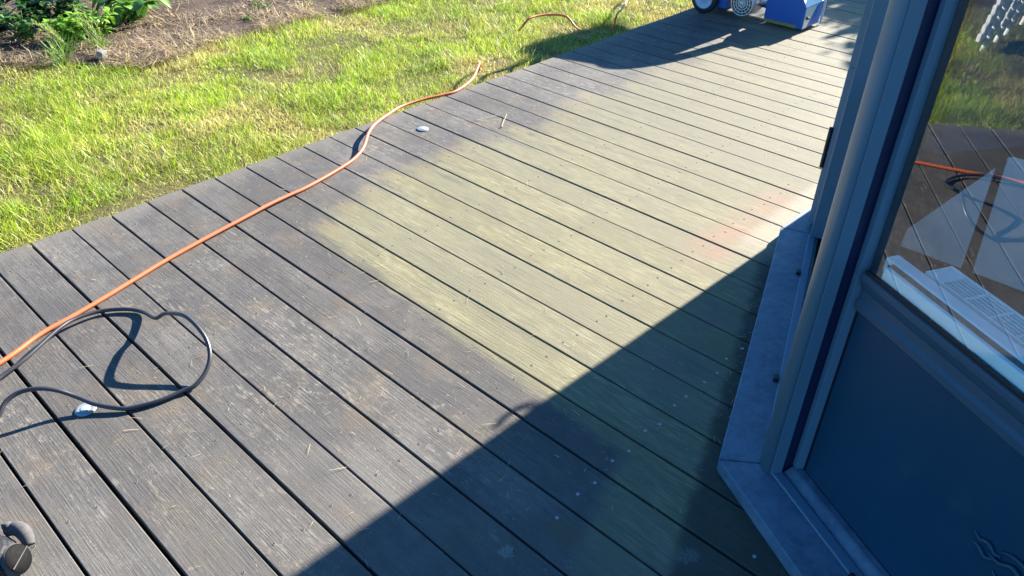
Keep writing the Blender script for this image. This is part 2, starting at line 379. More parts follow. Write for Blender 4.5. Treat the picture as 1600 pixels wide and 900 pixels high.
def blades(name, P, L, W, az, lean, curl, col, mat, tipcol=1.0):
    n = len(P); segs = [0, .4, .75, 1.0]; wf = [1, .9, .6, .0]
    d = np.stack([np.cos(az), np.sin(az), np.zeros(n)], 1); sd = np.stack([-np.sin(az), np.cos(az), np.zeros(n)], 1)
    tw = rng.uniform(-1, 1, n)[:, None]; sd = sd * np.cos(tw) + d * np.sin(tw)
    pos = P.copy(); V = []; prev = 0
    for i, sg in enumerate(segs):
        if i:
            a = lean + curl * sg; st = (segs[i] - segs[i - 1]) * L
            pos = pos + d * (np.sin(a) * st)[:, None] + np.array([0, 0, 1.0]) * (np.cos(a) * st)[:, None]
        if i < 3: V += [pos - sd * (W * wf[i] * .5)[:, None], pos + sd * (W * wf[i] * .5)[:, None]]
        else: V += [pos]
    V = np.stack(V, 1)                                         # n,7,3
    b = (np.arange(n) * 7)[:, None]
    quads = np.concatenate([b + np.array([0, 1, 3, 2]), b + np.array([2, 3, 5, 4])], 0); tris = b + np.array([4, 5, 6])
    loops = np.concatenate([quads.ravel(), tris.ravel()]); nq = len(quads); ntr = len(tris)
    me = bpy.data.meshes.new(name); me.vertices.add(n * 7); me.vertices.foreach_set('co', V.astype(np.float32).ravel())
    me.loops.add(len(loops)); me.loops.foreach_set('vertex_index', loops.astype(np.int32))
    me.polygons.add(nq + ntr); ls = np.concatenate([np.arange(nq) * 4, nq * 4 + np.arange(ntr) * 3]); me.polygons.foreach_set('loop_start', ls.astype(np.int32))
    me.polygons.foreach_set('use_smooth', np.ones(nq + ntr, bool)); me.update(calc_edges=True)
    at = me.attributes.new('col', 'FLOAT_COLOR', 'POINT')
    c4 = np.ones((n, 7, 4), np.float32); c4[:, :, :3] = col[:, None, :]
    at.data.foreach_set('color', c4.ravel()); me.materials.append(mat)
    o = bpy.data.objects.new(name, me); COL.objects.link(o); return o
def grass():
    N = 640000
    P = np.stack([rng.uniform(-1.0, 6.2, N), rng.uniform(.012, 4.6, N)], 1)
    far = np.stack([rng.uniform(-4.0, 1.6, 70000), rng.uniform(.012, 4.6, 70000)], 1); side = np.stack([rng.uniform(3, 9, 12000), rng.uniform(.012, 2, 12000)], 1)
    P3 = np.concatenate([P, np.full((N, 1), -.03)], 1); P = P[frustum_mask(P3, .28)]
    P = np.concatenate([P, far, side])
    x, y = P[:, 0], P[:, 1]
    e = bed_edge(x) + .16 * (fbm(x * 4, y * 4, 21) - .5)
    keep = rng.random(len(P)) < np.clip((e - y) / .22 + .25, .0, 1)
    keep |= (rng.random(len(P)) < .03)
    dn = fbm(x * 6, y * 6, 5, 3); keep &= rng.random(len(P)) < np.clip(.35 + 2.6 * (dn - .30), .28, 1)
    P = P[keep]; x, y = P[:, 0], P[:, 1]; n = len(P)
    tall = fbm(x * 2.2, y * 2.2, 31, 3); clump = fbm(x * 7, y * 7, 41, 3); dry = fbm(x * 3.0 + 50, y * 3.0, 51, 4)
    edge = np.exp(-y / .14)
    L = (.030 + .050 * np.clip((tall - .32) * 2.4, 0, 1) + .050 * np.clip((clump - .45) * 2.5, 0, 1)) * rng.uniform(.5, 1.15, n) * (1 - .5 * edge)
    W = rng.uniform(.0012, .0030, n) * (1 - .2 * edge)
    az = rng.uniform(0, 2 * np.pi, n) * .9 + 6.28 * .35 * fbm(x * 1.5, y * 1.5, 61, 2) + 2.6
    lean = np.abs(rng.normal(.42, .38, n)); curl = rng.uniform(.1, 1.4, n)
    dr = np.clip((dry - .46) * 4.5, 0, 1) * .8 + .75 * edge + .09 + .15 * rng.random(n); dr = np.clip(dr + (rng.random(n) < .12) * .6, 0, 1)
    # the strip beside the bed is a little dry as well
    g1 = np.array([.17, .34, .014]); g2 = np.array([.52, .60, .050]); dd = np.array([.66, .56, .24]); d3 = np.array([.48, .33, .14])
    t = np.clip(rng.normal(.5, .28, n) + (clump - .5) * -.9, 0, 1)[:, None]
    col = g1 * (1 - t) + g2 * t; mixd = np.where(rng.random(n)[:, None] < .25, d3, dd); dm = (rng.random(n) < dr)[:, None] * rng.uniform(.55, 1, n)[:, None]
    col = col * (1 - dm) + mixd * dm; col *= (rng.uniform(.5, 1.3, n) * np.clip(1.25 - .55 * fbm(x * 2.6 + 20, y * 2.6, 81, 3), .7, 1.15))[:, None]
    L = np.where(dm[:, 0] > 0, L * .75, L)
    P3 = np.stack([x, y, hgt(x, y) - .004], 1)
    return blades('lawn_grass', P3, L, W, az, lean, curl, col, M_blade)
tag(grass(), kind='stuff')
def fringe():                                                   # dry blades that hang over the board ends
    n = 5200; x = rng.uniform(-1.5, 6.5, n); x = x[fbm(x * 5, x * 0, 91, 3) > .40]; n = len(x); y = rng.uniform(.004, .05, n)
    t = rng.random(n)[:, None]; col = (np.array([.58, .50, .20]) * (1 - t) + np.array([.30, .40, .05]) * t) * rng.uniform(.6, 1.15, n)[:, None]
    return blades('edge_grass', np.stack([x, y, np.full(n, -.05)], 1), rng.uniform(.045, .085, n), rng.uniform(.0012, .0026, n), rng.normal(-1.57, .9, n), np.abs(rng.normal(.15, .2, n)), rng.uniform(.2, 1.5, n), col, M_blade)
tag(fringe(), kind='stuff')
def straw():
    N = 34000; x = rng.uniform(-.5, 5.6, N); y = bed_edge(x) - .12 + rng.exponential(.75, N) * rng.random(N) ** .3
    k = fbm(x * 4, y * 4, 71, 3) > .37 + .1 * rng.random(len(x)); x, y = x[k], y[k]; n = len(x)
    L = rng.uniform(.02, .11, n) * rng.uniform(.5, 1.3, n); W = rng.uniform(.0022, .0058, n); az = rng.uniform(0, 6.28, n)
    lean = rng.normal(1.32, .26, n); curl = rng.normal(.1, .35, n); t = rng.random(n)[:, None]
    col = np.array([.42, .30, .19]) * (1 - t) + np.array([.64, .51, .34]) * t; col *= rng.uniform(.45, 1.15, n)[:, None]
    P3 = np.stack([x, y, hgt(x, y) + rng.uniform(.016, .05, n)], 1)
    return blades('straw_mulch', P3, L, W, az, lean, curl, col, M_blade)
tag(straw(), kind='stuff')

# ------------------------------------------------------------------ house bay
M_paint = paint('dark_blue_grey_paint', (.100, .165, .215), .38, .10, 5, spec=.45)
M_rail = paint('dark_rail_paint', (.040, .078, .110), .42, .10, 5, spec=.4)
M_panel = paint('dark_panel_paint', (.006, .046, .082), .42, .16, 3.5, dirt=(.018, .056, .088), spec=.45)
M_sill = (lambda t: (t.set(t.mix(t.step(t.add(t.mul(t.noise(t.obj(), 38, 6, .7), .5), t.mul(t.noise(t.obj(), 7, 5, .65), .5)), .36, .64), (.066, .105, .142), (.125, .178, .222)), .62, 0, .4), t.bump(t.noise(t.obj(), 160, 4, .6), .25, .001), t.m)[2])(NT('blue_stone'))
M_navy = paint('navy_painted_shade', (.010, .014, .050), .5, .1, 6)  # shade of the post reveal, put into its colour
M_rubber = paint('black_gasket', (.006, .006, .008), .5, .1, 20)
M_white = paint('white_lacquer', (.90, .93, .84), .35, .04, 5)
M_greystrip = paint('grey_seal_strip', (.16, .145, .12), .6, .15, 9)
M_floor = paint('dark_tiles', (.045, .042, .040), .45, .2, 2)
M_wall = paint('inner_plaster', (.35, .34, .33), .9, .06, 4)
def glass_mat():
    t = NT('window_glass'); g = t.n('ShaderNodeBsdfGlossy'); g.inputs['Roughness'].default_value = .004; g.inputs[0].default_value = (1, 1, 1, 1)
    tr = t.n('ShaderNodeBsdfTransparent'); tr.inputs[0].default_value = (.96, .985, .99, 1)
    fr = t.n('ShaderNodeFresnel'); fr.inputs[0].default_value = 1.52; geo = t.n('ShaderNodeNewGeometry')
    f = t.mul(fr.outputs[0], t.sub(1, geo.outputs['Backfacing'])); f = t.add(t.mul(f, 2.9), .01)
    mx = t.n('ShaderNodeMixShader'); t.put(mx.inputs[0], t.math('MINIMUM', f, 1)); t.t.links.new(tr.outputs[0], mx.inputs[1]); t.t.links.new(g.outputs[0], mx.inputs[2])
    t.t.links.new(mx.outputs[0], t.out.inputs[0]); return t.m
M_glass = glass_mat()
house = tag(empty('house', (1.6, -3.2, 0)), 'dark blue-grey bay window of a house with glazed panels and stone sill', 'house')
HOFF = Matrix.Translation((-1.6, -3.2 * -1, 0))
def hpart(mb, name, mat, bevel=0, parent=None, seg=2):
    o = mb.build(name, mat, None, bevel, seg); o.parent = parent or house
    if parent is None: o.location = (-1.6, 3.2, 0)
    return o
def W3(s, off): return (A3[0] + D3[0] * s - N3[0] * off, A3[1] + D3[1] * s - N3[1] * off)
D2 = Vector((A2[0] - A3[0], A2[1] - A3[1])).normalized(); N2 = Vector((-D2.y, D2.x))
L2 = (Vector(A2) - Vector(A3)).length
def W2(s, off): q = Vector(A3) + D2 * s - N2 * off; return (q.x, q.y)
M3 = Matrix(((D3[0], -N3[0], 0, A3[0]), (D3[1], -N3[1], 0, A3[1]), (0, 0, 1, 0), (0, 0, 0, 1)))       # (s, off, z) -> world, mirrored
M2 = Matrix(((D2.x, -N2.x, 0, A3[0]), (D2.y, -N2.y, 0, A3[1]), (0, 0, 1, 0), (0, 0, 0, 1)))
S3 = -1.02                                                        # far end of the near side
SZ = .04
def ccw(p):
    a = sum(p[i][0] * p[(i + 1) % len(p)][1] - p[(i + 1) % len(p)][0] * p[i][1] for i in range(len(p)))
    return p if a > 0 else p[::-1]
def poly(pts, z0, z1, mb=None, smooth=False): return (mb or MB()).prism(ccw(pts), z0, z1, None, smooth)
# stone sill: three lengths meeting in mitres, a fine joint between
mit = W3(-.058, .13); mit2 = W2(L2 + .02, .13)
sill = MB()
eps = .0012
poly([(A3[0] - D3[0] * eps, A3[1] - D3[1] * eps), W3(S3, 0), W3(S3, .14), (mit[0] - D3[0] * eps, mit[1] - D3[1] * eps)], -.002, SZ, sill)
poly([W2(eps, 0), W2(L2 - eps, 0), W2(L2 - .005, .14), (mit[0] + D2.x * eps, mit[1] + D2.y * eps)], -.002, SZ + .0004, sill)
poly([(A2[0] + eps, A2[1]), W2(L2 - .004, .14), (2.04, -2.12), (3.12, -2.12), (3.12, -1.985)], -.002, SZ, sill)
hpart(sill, 'stone_sill', M_sill, .004)
# bottom rails in front of the leaves (near side)
tr = MB()
def bar3(s0, s1, o0, o1, z0, z1, mb): return poly([W3(s0, o0), W3(s1, o0), W3(s1, o1), W3(s0, o1)], z0, z1, mb)
bar3(S3 + .02, -.086, .100, .1285, SZ + .0015, .050, tr); hpart(tr, 'rail_lip', M_paint, .003)
tr = MB()
tv = [(W3(s, o), z) for s in (S3 + .02, -.09) for o, z in ((.130, .041), (.130, .0445), (.152, .058), (.158, .060), (.176, .060), (.176, .041))]
tr.add([(p[0], p[1], z) for p, z in tv], [(0, 1, 2, 3, 4, 5)] + [(i, i + 6, (i + 1) % 6 + 6, (i + 1) % 6) for i in range(6)] + [(11, 10, 9, 8, 7, 6)])
hpart(tr, 'bottom_rail', M_sill, .002)
for s in (-.405, -.80): hpart(bar3(s - .011, s + .011, .096, .106, SZ + .001, .056, MB()), 'drain_cap', M_rubber, .002)
for s in (.377, .984):
    hpart(poly([W2(s - .011, .088), W2(s + .011, .088), W2(s + .011, .1035), W2(s - .011, .1035)], SZ + .001, .054), 'drain_cap', M_rubber, .002)
# corner post between the near and the middle side: rounded nose, groove, flat, reveal
ZT = 2.5
nose = [(-.0835, .0935), (-.079, .0885), (-.070, .0865), (-.058, .0880), (-.045, .0925), (-.033, .1000), (-.0235, .1095), (-.0165, .1205), (-.012, .133), (-.010, .150), (-.010, .19), (-.0835, .19)]
hpart(poly([W3(*q) for q in nose], SZ + .001, ZT, None, True), 'corner_post', M_paint)
flat = [(-.0862, .0950), (-.0925, .1240), (-.0925, .126), (-.0862, .126)]
flat = [(-.0870, .0950), (-.0935, .1240), (-.0850, .1250), (-.0850, .0950)]
hpart(poly([W3(*q) for q in flat], SZ + .001, ZT), 'post_cover', M_paint, .001)
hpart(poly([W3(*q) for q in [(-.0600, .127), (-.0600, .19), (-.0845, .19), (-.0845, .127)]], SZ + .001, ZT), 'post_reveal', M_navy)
# leaf stile + gasket
hpart(poly([W3(*q) for q in [(-.1010, .157), (-.1085, .176), (-.1085, .20), (-.0865, .20), (-.0865, .157)]], .0615, ZT), 'stile', M_paint, .0015)
hpart(poly([W3(*q) for q in [(-.1090, .174), (-.1145, .182), (-.1145, .20), (-.1090, .20)]], .0615, ZT), 'gasket', M_rubber)
# lower panel of the near leaf, rails with a moulded step, window pane
GS = -.128
pan = hpart(bar3(S3 + .03, -.115, .176, .195, .0615, .60, MB()), 'door_panel', M_panel)
mr = MB()
mp = [(.168, .565), (.160, .575), (.160, .592), (.166, .600), (.166, .622), (.158, .632), (.152, .650), (.152, .664), (.158, .668), (.195, .668), (.195, .565)]
mv = [W3(s, o) + (z,) for s in (S3 + .03, -.1150) for o, z in mp]; nmp = len(mp)
mr.add(mv, [tuple(range(nmp))] + [(i, i + nmp, (i + 1) % nmp + nmp, (i + 1) % nmp) for i in range(nmp)] + [tuple(range(2 * nmp - 1, nmp - 1, -1))])
hpart(mr, 'middle_rail', M_rail, .002)
gk = MB(); bar3(S3 + .05, -.118, .1535, .162, .6685, .676, gk); hpart(gk, 'glazing_bead', M_rubber, .001)
win = hpart(bar3(S3 + .05, -.116, .158, .163, .672, 2.38, MB()), 'window', M_glass)
hpart(bar3(S3 + .03, -.1150, .152, .19, 2.381, ZT, MB()), 'top_rail', M_paint, .002)
hpart(bar3(S3 - .06, S3 + .029, .10, .20, SZ + .001, ZT, MB()), 'corner_post', M_paint, .006)
# cast ornament on the lower panel: twisted leaves in low relief
orn = MB()
def rel(P, r):
    pts = [Vector(W3(s, .1765 - h) + (z,)) for s, z, h in P]; sp = spline(pts, 5); n = len(sp)
    orn.tube(sp, [r * (.45 + .55 * math.sin(math.pi * (i + .5) / n)) for i in range(n)], 8)
rel([(-.540, .352, .001), (-.556, .347, .003), (-.573, .356, .004), (-.588, .347, .003), (-.602, .352, .002)], .0055)
rel([(-.546, .326, .001), (-.561, .331, .003), (-.577, .323, .004), (-.592, .333, .003)], .0055)
rel([(-.580, .338, .003), (-.606, .340, .005), (-.630, .357, .005), (-.650, .345, .004), (-.644, .322, .003), (-.622, .322, .003)], .006)
rel([(-.598, .362, .002), (-.620, .376, .004), (-.645, .378, .004), (-.668, .362, .003), (-.685, .345, .002)], .005)
rel([(-.600, .312, .002), (-.625, .302, .004), (-.655, .308, .004), (-.680, .325, .003)], .005)
hpart(orn, 'ornament', M_panel)
# middle side: low wall, panes, sill board (seen edge-on past the post)
hpart(poly([W2(.095, .165), W2(L2 - .03, .165), W2(L2 - .03, .195), W2(.095, .195)], SZ + .001, .66), 'door_panel', M_paint, .003)
hpart(poly([W2(.095, .104), W2(L2 - .02, .104), W2(L2 - .02, .129), W2(.095, .129)], SZ + .001, .046), 'rail_lip', M_paint, .002)
hpart(poly([W2(.095, .182), W2(L2 - .03, .182), W2(L2 - .03, .187), W2(.095, .187)], .661, 2.4), 'window', M_glass)
hpart(poly([W2(.095, .165), W2(L2 - .03, .165), W2(L2 - .03, .195), W2(.095, .195)], 2.401, ZT), 'top_rail', M_paint, .003)
# far corner post + hinged far door with lever
hpart(poly([W2(L2 + .015, .112), W2(L2 - .035, .108), W2(L2 - .028, .21), W2(L2 + .06, .21)], SZ + .002, ZT), 'corner_post', M_paint, .004)
fd = MB().box(2.115, 3.055, -2.075, -2.040, .052, .66)
door = hpart(fd, 'door', M_paint, .003)
hpart(MB().box(2.19, 2.98, -2.060, -2.055, .661, 2.38), 'window', M_glass)
fr = MB().box(2.115, 2.189, -2.075, -2.040, .661, 2.38).box(2.981, 3.055, -2.075, -2.040, .661, 2.38).box(2.115, 3.055, -2.075, -2.040, 2.381, ZT)
hpart(fr, 'door_frame', M_paint, .003)
hpart(MB().box(3.060, 3.12, -2.12, -2.036, SZ + .001, ZT), 'corner_post', M_paint, .004)
hg = MB().lathe([(.0, .0), (.008, .001), (.008, .058), (.0065, .059), (.0065, .062), (.008, .063), (.008, .157), (0, .158)], 14, Matrix.Translation((2.115, -2.038, .282)))
hg.box(2.117, 2.147, -2.040, -2.0345, .30, .42)
hpart(hg, 'hinge', M_rubber)
lv = MB(); lv.tube(spline([(3.03, -2.04, 1.055), (3.03, -2.020, 1.058), (3.03, -2.006, 1.068), (3.028, -2.001, 1.085), (3.026, -2.005, 1.102), (3.024, -2.014, 1.110), (3.022, -2.022, 1.112)], 5), .0085, 10)
lv.box(3.01, 3.05, -2.040, -2.033, .97, 1.16)
hpart(lv, 'lever_handle', M_rubber, parent=None)
# rest of the shell
hpart(poly([(3.12, -2.05), (3.95, -2.62), (3.95, -6.4), (3.85, -6.4), (3.85, -2.68), (3.12, -2.17)], .0, ZT), 'wall', M_paint)
e3 = W3(S3 - .06, .10); e3b = W3(S3 - .06, .2)
hpart(poly([e3, (e3[0] - .02, -6.4), (e3[0] + .08, -6.4), e3b], 0, ZT), 'wall', M_paint)
inner = [W3(-.06, .17), W2(L2 - .02, .155), (2.12, -2.10), (3.12, -2.13), (3.86, -2.68), (3.86, -6.4), (e3[0] + .07, -6.4), W3(S3 - .02, .17)]
hpart(poly(inner, .004, .046), 'floor', M_floor)
roof = [W3(-.06, .08), W2(L2 - .02, .08), (2.1, -2.04), (3.12, -2.04), (3.96, -2.60), (3.96, -6.45), (e3[0] - .05, -6.45), W3(S3 - .06, .08)]
roof = [(2.3, -2.04), (3.12, -2.04), (3.96, -2.60), (3.96, -6.45), (2.3, -6.45)]
hpart(poly(roof, ZT + .001, ZT + .16), 'roof', M_paint)
hpart(poly([W3(-.06, .08), W2(L2 - .02, .08), (2.1, -2.04), (2.298, -2.04), (2.298, -6.45), (e3[0] - .05, -6.45), W3(S3 - .06, .08)], ZT + .001, ZT + .02), 'added_roof_glazing', M_glass)  # unseen glazed roof, added to let more sky light into the room
for yy in (-3.2, -4.2, -5.2): hpart(MB().box(e3[0] - .02, 2.297, yy - .03, yy + .03, ZT + .021, ZT + .08), 'added_roof_bar', M_paint)
hpart(MB().box(e3[0] + .081, 3.849, -6.4, -6.34, .0, .5), 'wall', M_wall)
hpart(MB().box(e3[0] + .081, 3.849, -6.375, -6.37, .501, 2.4), 'window', M_glass)  # unseen rear window, added to bring sky light indoors
# inner window board
wb = MB(); bar3(S3 + .03, -.150, .1655, .178, .671, .700, wb); hpart(wb, 'inner_frame', M_white, .003)
hpart(bar3(S3 + .03, -.145, .1785, .1935, .60, .6985, MB()), 'seal_strip', M_greystrip)
hpart(bar3(S3 + .03, -.120, .194, .226, .60, .7015, MB()), 'window_board', M_white, .003)

# ------------------------------------------------------------------ inside: radiator, boards
rad_o = tag(empty('radiator', W3(-.5, .27) + (.046,)), 'white panel radiator with slotted top grille behind the window board', 'radiator')
def rpart(mb, name, mat, bevel=0):
    o = mb.build(name, mat, None, bevel); o.parent = rad_o; o.location = -rad_o.location; return o
r0, r1 = -.95, -.186
mb = MB(); bar3(r0, r1, .236, .241, .12, .70, mb); bar3(r0, r1, .297, .302, .12, .70, mb); bar3(r1 - .005, r1, .2411, .2969, .12, .70, mb); bar3(r0, r0 + .005, .2411, .2969, .12, .70, mb)
rpart(mb, 'body', M_white)
mb = MB(); bar3(r0 + .006, r1 - .006, .242, .296, .12, .62, mb); rpart(mb, 'convector', M_rubber)  # black inside so the grille slots look dark: shade put into colour
mb = MB(); bar3(r1 - .042, r1 - .006, .242, .296, .690, .699, mb)
s = r1 - .10
while s > r0 + .05: bar3(s - .0022, s + .0022, .242, .296, .692, .7005, mb); s -= .060
for i in range(5): bar3(r0 + .006, r1 - .043, .2490 + i * .0100, .2515 + i * .0100, .688, .698, mb)
rpart(mb, 'grille', M_white)
M_board = paint('pale_grey_board', (.84, .80, .66), .5, .12, 4)
def board(name, pts, lab):                                     # leans away from the window at 35 degrees
    v0 = [(2.17 + .7 * (z - .0475), y, z) for y, z in pts]; v1 = [(x + .013, y, z - .010) for x, y, z in v0]; n = len(pts); m = MB()
    m.add(v0 + v1, [tuple(range(n)), tuple(range(2 * n - 1, n - 1, -1))] + [(i, i + n, (i + 1) % n + n, (i + 1) % n) for i in range(n)])
    return tag(m.build(name, M_board, None, .002), lab, 'board')
board('leaning_board', [(-2.370, .058), (-2.366, .112), (-2.533, .358), (-2.5835, .058)], 'pale grey board with a slanted top edge leaning indoors behind the glass')
board('leaning_board', [(-2.621, .058), (-2.553, .395), (-2.565, .401), (-3.4, .42), (-3.4, .058)], 'wide pale grey board with a level top leaning indoors right of the slanted one')

# ------------------------------------------------------------------ deck lights
M_steel = paint('brushed_steel', (.27, .29, .30), .4, .08, 30, metal=.35, bump=0)
M_lens = paint('frosted_lens', (.30, .37, .38), .35, .05, 20)
def deck_light(x, y, lab):
    t = tag(empty('deck_light', (x, y, .001)), lab, 'deck light', 'recessed deck lights')
    MB().lathe([(.0, .0), (.0285, .0), (.0285, .0012), (.027, .0028), (.0165, .0038), (.0148, .0030), (.0, .0030)], 32).build('flange', M_steel, t)
    MB().lathe([(.0, .0031), (.0142, .0031), (.0142, .0042), (.012, .0050), (.0, .0054)], 28).build('lens', M_lens, t)
deck_light(1.724, -.246, 'small round deck light with bright ring near the lawn edge')
deck_light(-.227, -1.034, 'small round deck light under the black cable loop')

# ------------------------------------------------------------------ cables
M_orange = paint('orange_cable_jacket', (.50, .105, .032), .5, .12, 8)
M_black = paint('black_rubber_cable', (.022, .022, .026), .36, .2, 10, spec=.6)
oc = [(-1.25, -1.0, .008), (-.95, -.83, .009), (-.62, -.74, .012), (-.323, -.664, .010), (-.189, -.608, .010), (-.087, -.585, .009), (.03, -.555, .008), (.157, -.52, .0085), (.293, -.483, .009), (.462, -.448, .010), (.641, -.418, .012), (.77, -.395, .013), (.87, -.381, .011),
      (.967, -.370, .009), (1.128, -.335, .008), (1.262, -.300, .012), (1.360, -.252, .024), (1.462, -.158, .030), (1.56, -.085, .026), (1.715, -.004, .012), (1.836, .038, .006), (1.966, .036, .004), (2.081, .006, .006), (2.181, -.006, .008), (2.345, .050, .012), (2.485, .145, .016), (2.590, .232, .004), (2.66, .30, -.07),
      (2.85, .42, -.10), (3.15, .57, -.10), (3.36, .63, -.06), (3.45, .625, .004), (3.54, .618, .010), (3.626, .58, .008), (3.672, .474, .008), (3.69, .38, -.06), (3.76, .25, -.10), (3.84, .20, -.05), (3.868, .201, .01), (3.94, .235, .03), (4.04, .275, .03), (4.25, .387, .03), (4.6, .55, .03), (4.9, .5, .04), (5.1, .35, .2)]
o = MB().tube(spline(oc, 7), .0074, 12).build('extension_cable', M_orange); tag(o, 'long orange extension cable running across the deck into the grass', 'cable')
bc = [(-0.648, -1.1196, 0.009), (-0.526, -1.0453, 0.012), (-0.4448, -0.9828, 0.035), (-0.4045, -0.9578, 0.06), (-0.3784, -0.9419, 0.074), (-0.3427, -0.9403, 0.082), (-0.3008, -0.9614, 0.082), (-0.2642, -0.9851, 0.066), (-0.2317, -1.0124, 0.038), (-0.2029, -1.056, 0.018), (-0.1588, -1.1123, 0.0095), (-0.1315, -1.1316, 0.0085), (-0.0693, -1.157, 0.0085), (-0.0066, -1.1674, 0.010), (0.0295, -1.1757, 0.014), (0.0761, -1.1607, 0.03), (0.1098, -1.1321, 0.054), (0.1276, -1.0886, 0.08), (0.129, -1.0318, 0.104), (0.122, -0.9711, 0.112), (0.1066, -0.8736, 0.074), (0.0902, -0.8259, 0.04), (0.0914, -0.7299, 0.012), (0.0634, -0.6734, 0.010), (0.0008, -0.6271, 0.013), (-0.0766, -0.6249, 0.024), (-0.1445, -0.6517, 0.03), (-0.264, -0.7144, 0.022), (-0.3466, -0.7431, 0.016), (-0.399, -0.7691, 0.012), (-0.467, -0.8008, 0.01), (-.75, -.95, .009), (-1.2, -1.15, .009)]
tag(MB().tube(spline(bc[::-1], 6), .0066, 12).build('rubber_cable', M_black), 'black rubber cable lying in a loop on the deck', 'cable')

# ------------------------------------------------------------------ black tool at the deck's near left
M_blackp = paint('dusty_black_plastic', (.010, .011, .014), .6, .4, 40, dirt=(.04, .04, .042), spec=.3)
M_cap = paint('black_cap_plastic', (.004, .004, .0045), .75, .5, 50, dirt=(.012, .012, .012), spec=.1)
M_dust = paint('dust_coated_rubber', (.075, .073, .072), .85, .35, 60, dirt=(.03, .03, .03), spec=.2)
R3 = ROT.to_3x3(); IX, IY, IZ = R3.col[0], R3.col[1], R3.col[2]        # only to state the tool's tilt
tool = tag(empty('edge_sander', (-.60, -1.46, 0)), 'black dusty power tool with two pale round caps', 'power tool')
def tpart(mb, name, mat, bevel=0, parent=None):
    o = mb.build(name, mat, None, bevel); o.parent = parent or tool
    if parent is None: o.location = (.60, 1.46, 0)
    return o
body = MB(); body.lathe([(.0, .010), (.050, .010), (.060, .016), (.064, .034), (.062, .050), (.050, .062), (.046, .074), (.030, .080), (.026, .090), (0, .091)], 14, Matrix.Translation((-.590, -1.412, 0)), False)
body.box(-.70, -.585, -1.45, -1.365, .012, .070); body.box(-.60, -.545, -1.388, -1.372, .03, .072)
body.lathe([(.0, -.02), (.030, -.02), (.036, -.01), (.038, .05), (.034, .11), (.028, .15), (0, .155)], 20, axisM((-.66, -1.42, .06), (-.85, -.35, .35)))
tpart(body, 'body', M_blackp, .004)
roll = MB(); rp = spline([(-.530, -1.352, .034), (-.517, -1.364, .044), (-.508, -1.388, .050), (-.506, -1.412, .047), (-.510, -1.430, .036)], 5); n_ = len(rp)
roll.tube(rp, [.011 + .006 * math.sin(math.pi * min(1, (i + 2) / (n_ + 2))) for i in range(n_)], 14); tpart(roll, 'dust_cap', M_dust)
tpart(MB().lathe([(0, -.001), (.011, -.001), (.011, .010), (.006, .012), (0, .012)], 12, axisM((-.527, -1.356, .050), (.2, .5, .8))), 'knob', M_dust, .001)
cb = Vector((-.545, -1.452, .040)); a2 = Vector((.62, -.62, .48)).normalized()
ob = tpart(MB().lathe([(.0, -.030), (.030, -.030), (.035, -.024), (.036, .002), (.033, .008)], 28, axisM(cb, a2)), 'wheel_cap', M_dust)
fm = axisM(cb, a2); fc = MB().lathe([(.033, .008), (.031, .0105), (.014, .012), (0, .0125)], 28, fm); fc.build('cap_face', M_cap, ob)
sp_ = MB().box(-.031, .031, -.0012, .0012, .0115, .0140, fm); sp_.build('seam', M_dust, ob)
rg = MB(); rg.lathe([(.008, .0), (.0105, .003), (.008, .006), (.0055, .003), (.008, .0)], 18, Matrix.Translation((-.578, -1.398, .089))); tpart(rg, 'ring', M_dust)
tpart(MB().tube([(-.625, -1.345, .05), (-.595, -1.36, .068), (-.565, -1.368, .060)], .003, 8), 'rib', M_dust); tpart(MB().tube([(-.61, -1.45, .062), (-.575, -1.435, .072), (-.548, -1.425, .064)], .0025, 8), 'rib', M_dust)

# ------------------------------------------------------------------ the big blue sanding machine
M_blue = paint('worn_blue_paint', (.003, .075, .30), .45, .12, 7, dirt=None, spec=.5)
M_yel = paint('worn_yellow_edge', (.20, .17, .035), .6, .35, 22)
M_alu = paint('bare_aluminium', (.60, .58, .56), .45, .1, 9, metal=.5, bump=.02)
M_tyre = paint('black_tyre', (.012, .012, .014), .7, .2, 12)
M_hub = paint('pale_blue_hub', (.30, .40, .52), .45, .08, 8)
mach = tag(empty('floor_sander', (4.7, -.3, 0)), 'blue floor sanding machine standing on the far deck boards', 'sanding machine')
def mp_(mb, name, mat, bevel=0, parent=None):
    o = mb.build(name, mat, None, bevel); o.parent = parent or mach
    if parent is None: o.location = (-4.7, .3, 0)
    return o
def xprism(pts, x0, x1, mb=None):                               # (y, z) outline extruded along x
    mb = mb or MB(); n = len(pts); v = [(x0, y, z) for y, z in pts] + [(x1, y, z) for y, z in pts]
    return mb.add(v, [tuple(range(n)), tuple(range(2 * n - 1, n - 1, -1))] + [(i, i + n, (i + 1) % n + n, (i + 1) % n) for i in range(n)])
drum = mp_(xprism([(-.829, .018), (-.829, .160), (-.758, .262), (-.60, .262), (-.548, .20), (-.548, .018)], 4.535, 4.785), 'drum_housing', M_blue, .004)
mp_(MB().box(4.5325, 4.5345, -.785, -.552, .020, .040), 'worn_edge', M_yel, .0008)
pl = MB(); v = [(4.540, -.8305, .022), (4.592, -.8305, .022), (4.70, -.8305, .150), (4.745, -.8305, .157), (4.540, -.8305, .157)]
pl.add(v + [(a, b + .001, c) for a, b, c in v], [(0, 1, 2, 3, 4), (9, 8, 7, 6, 5)] + [(i, i + 5, (i + 1) % 5 + 5, (i + 1) % 5) for i in range(5)]); mp_(pl, 'side_plate', M_alu)
q = [(-.832, .162), (-.7605, .2655), (-.7580, .2640), (-.8295, .1605)]
mp_(xprism(q, 4.536, 4.784), 'cover_plate', M_alu)
mp_(MB().lathe([(0, 0), (.010, 0), (.010, .008), (.006, .012), (.006, .02), (0, .02)], 12, axisM((4.572, -.831, .088), (0, -1, 0))), 'bolt', M_tyre)
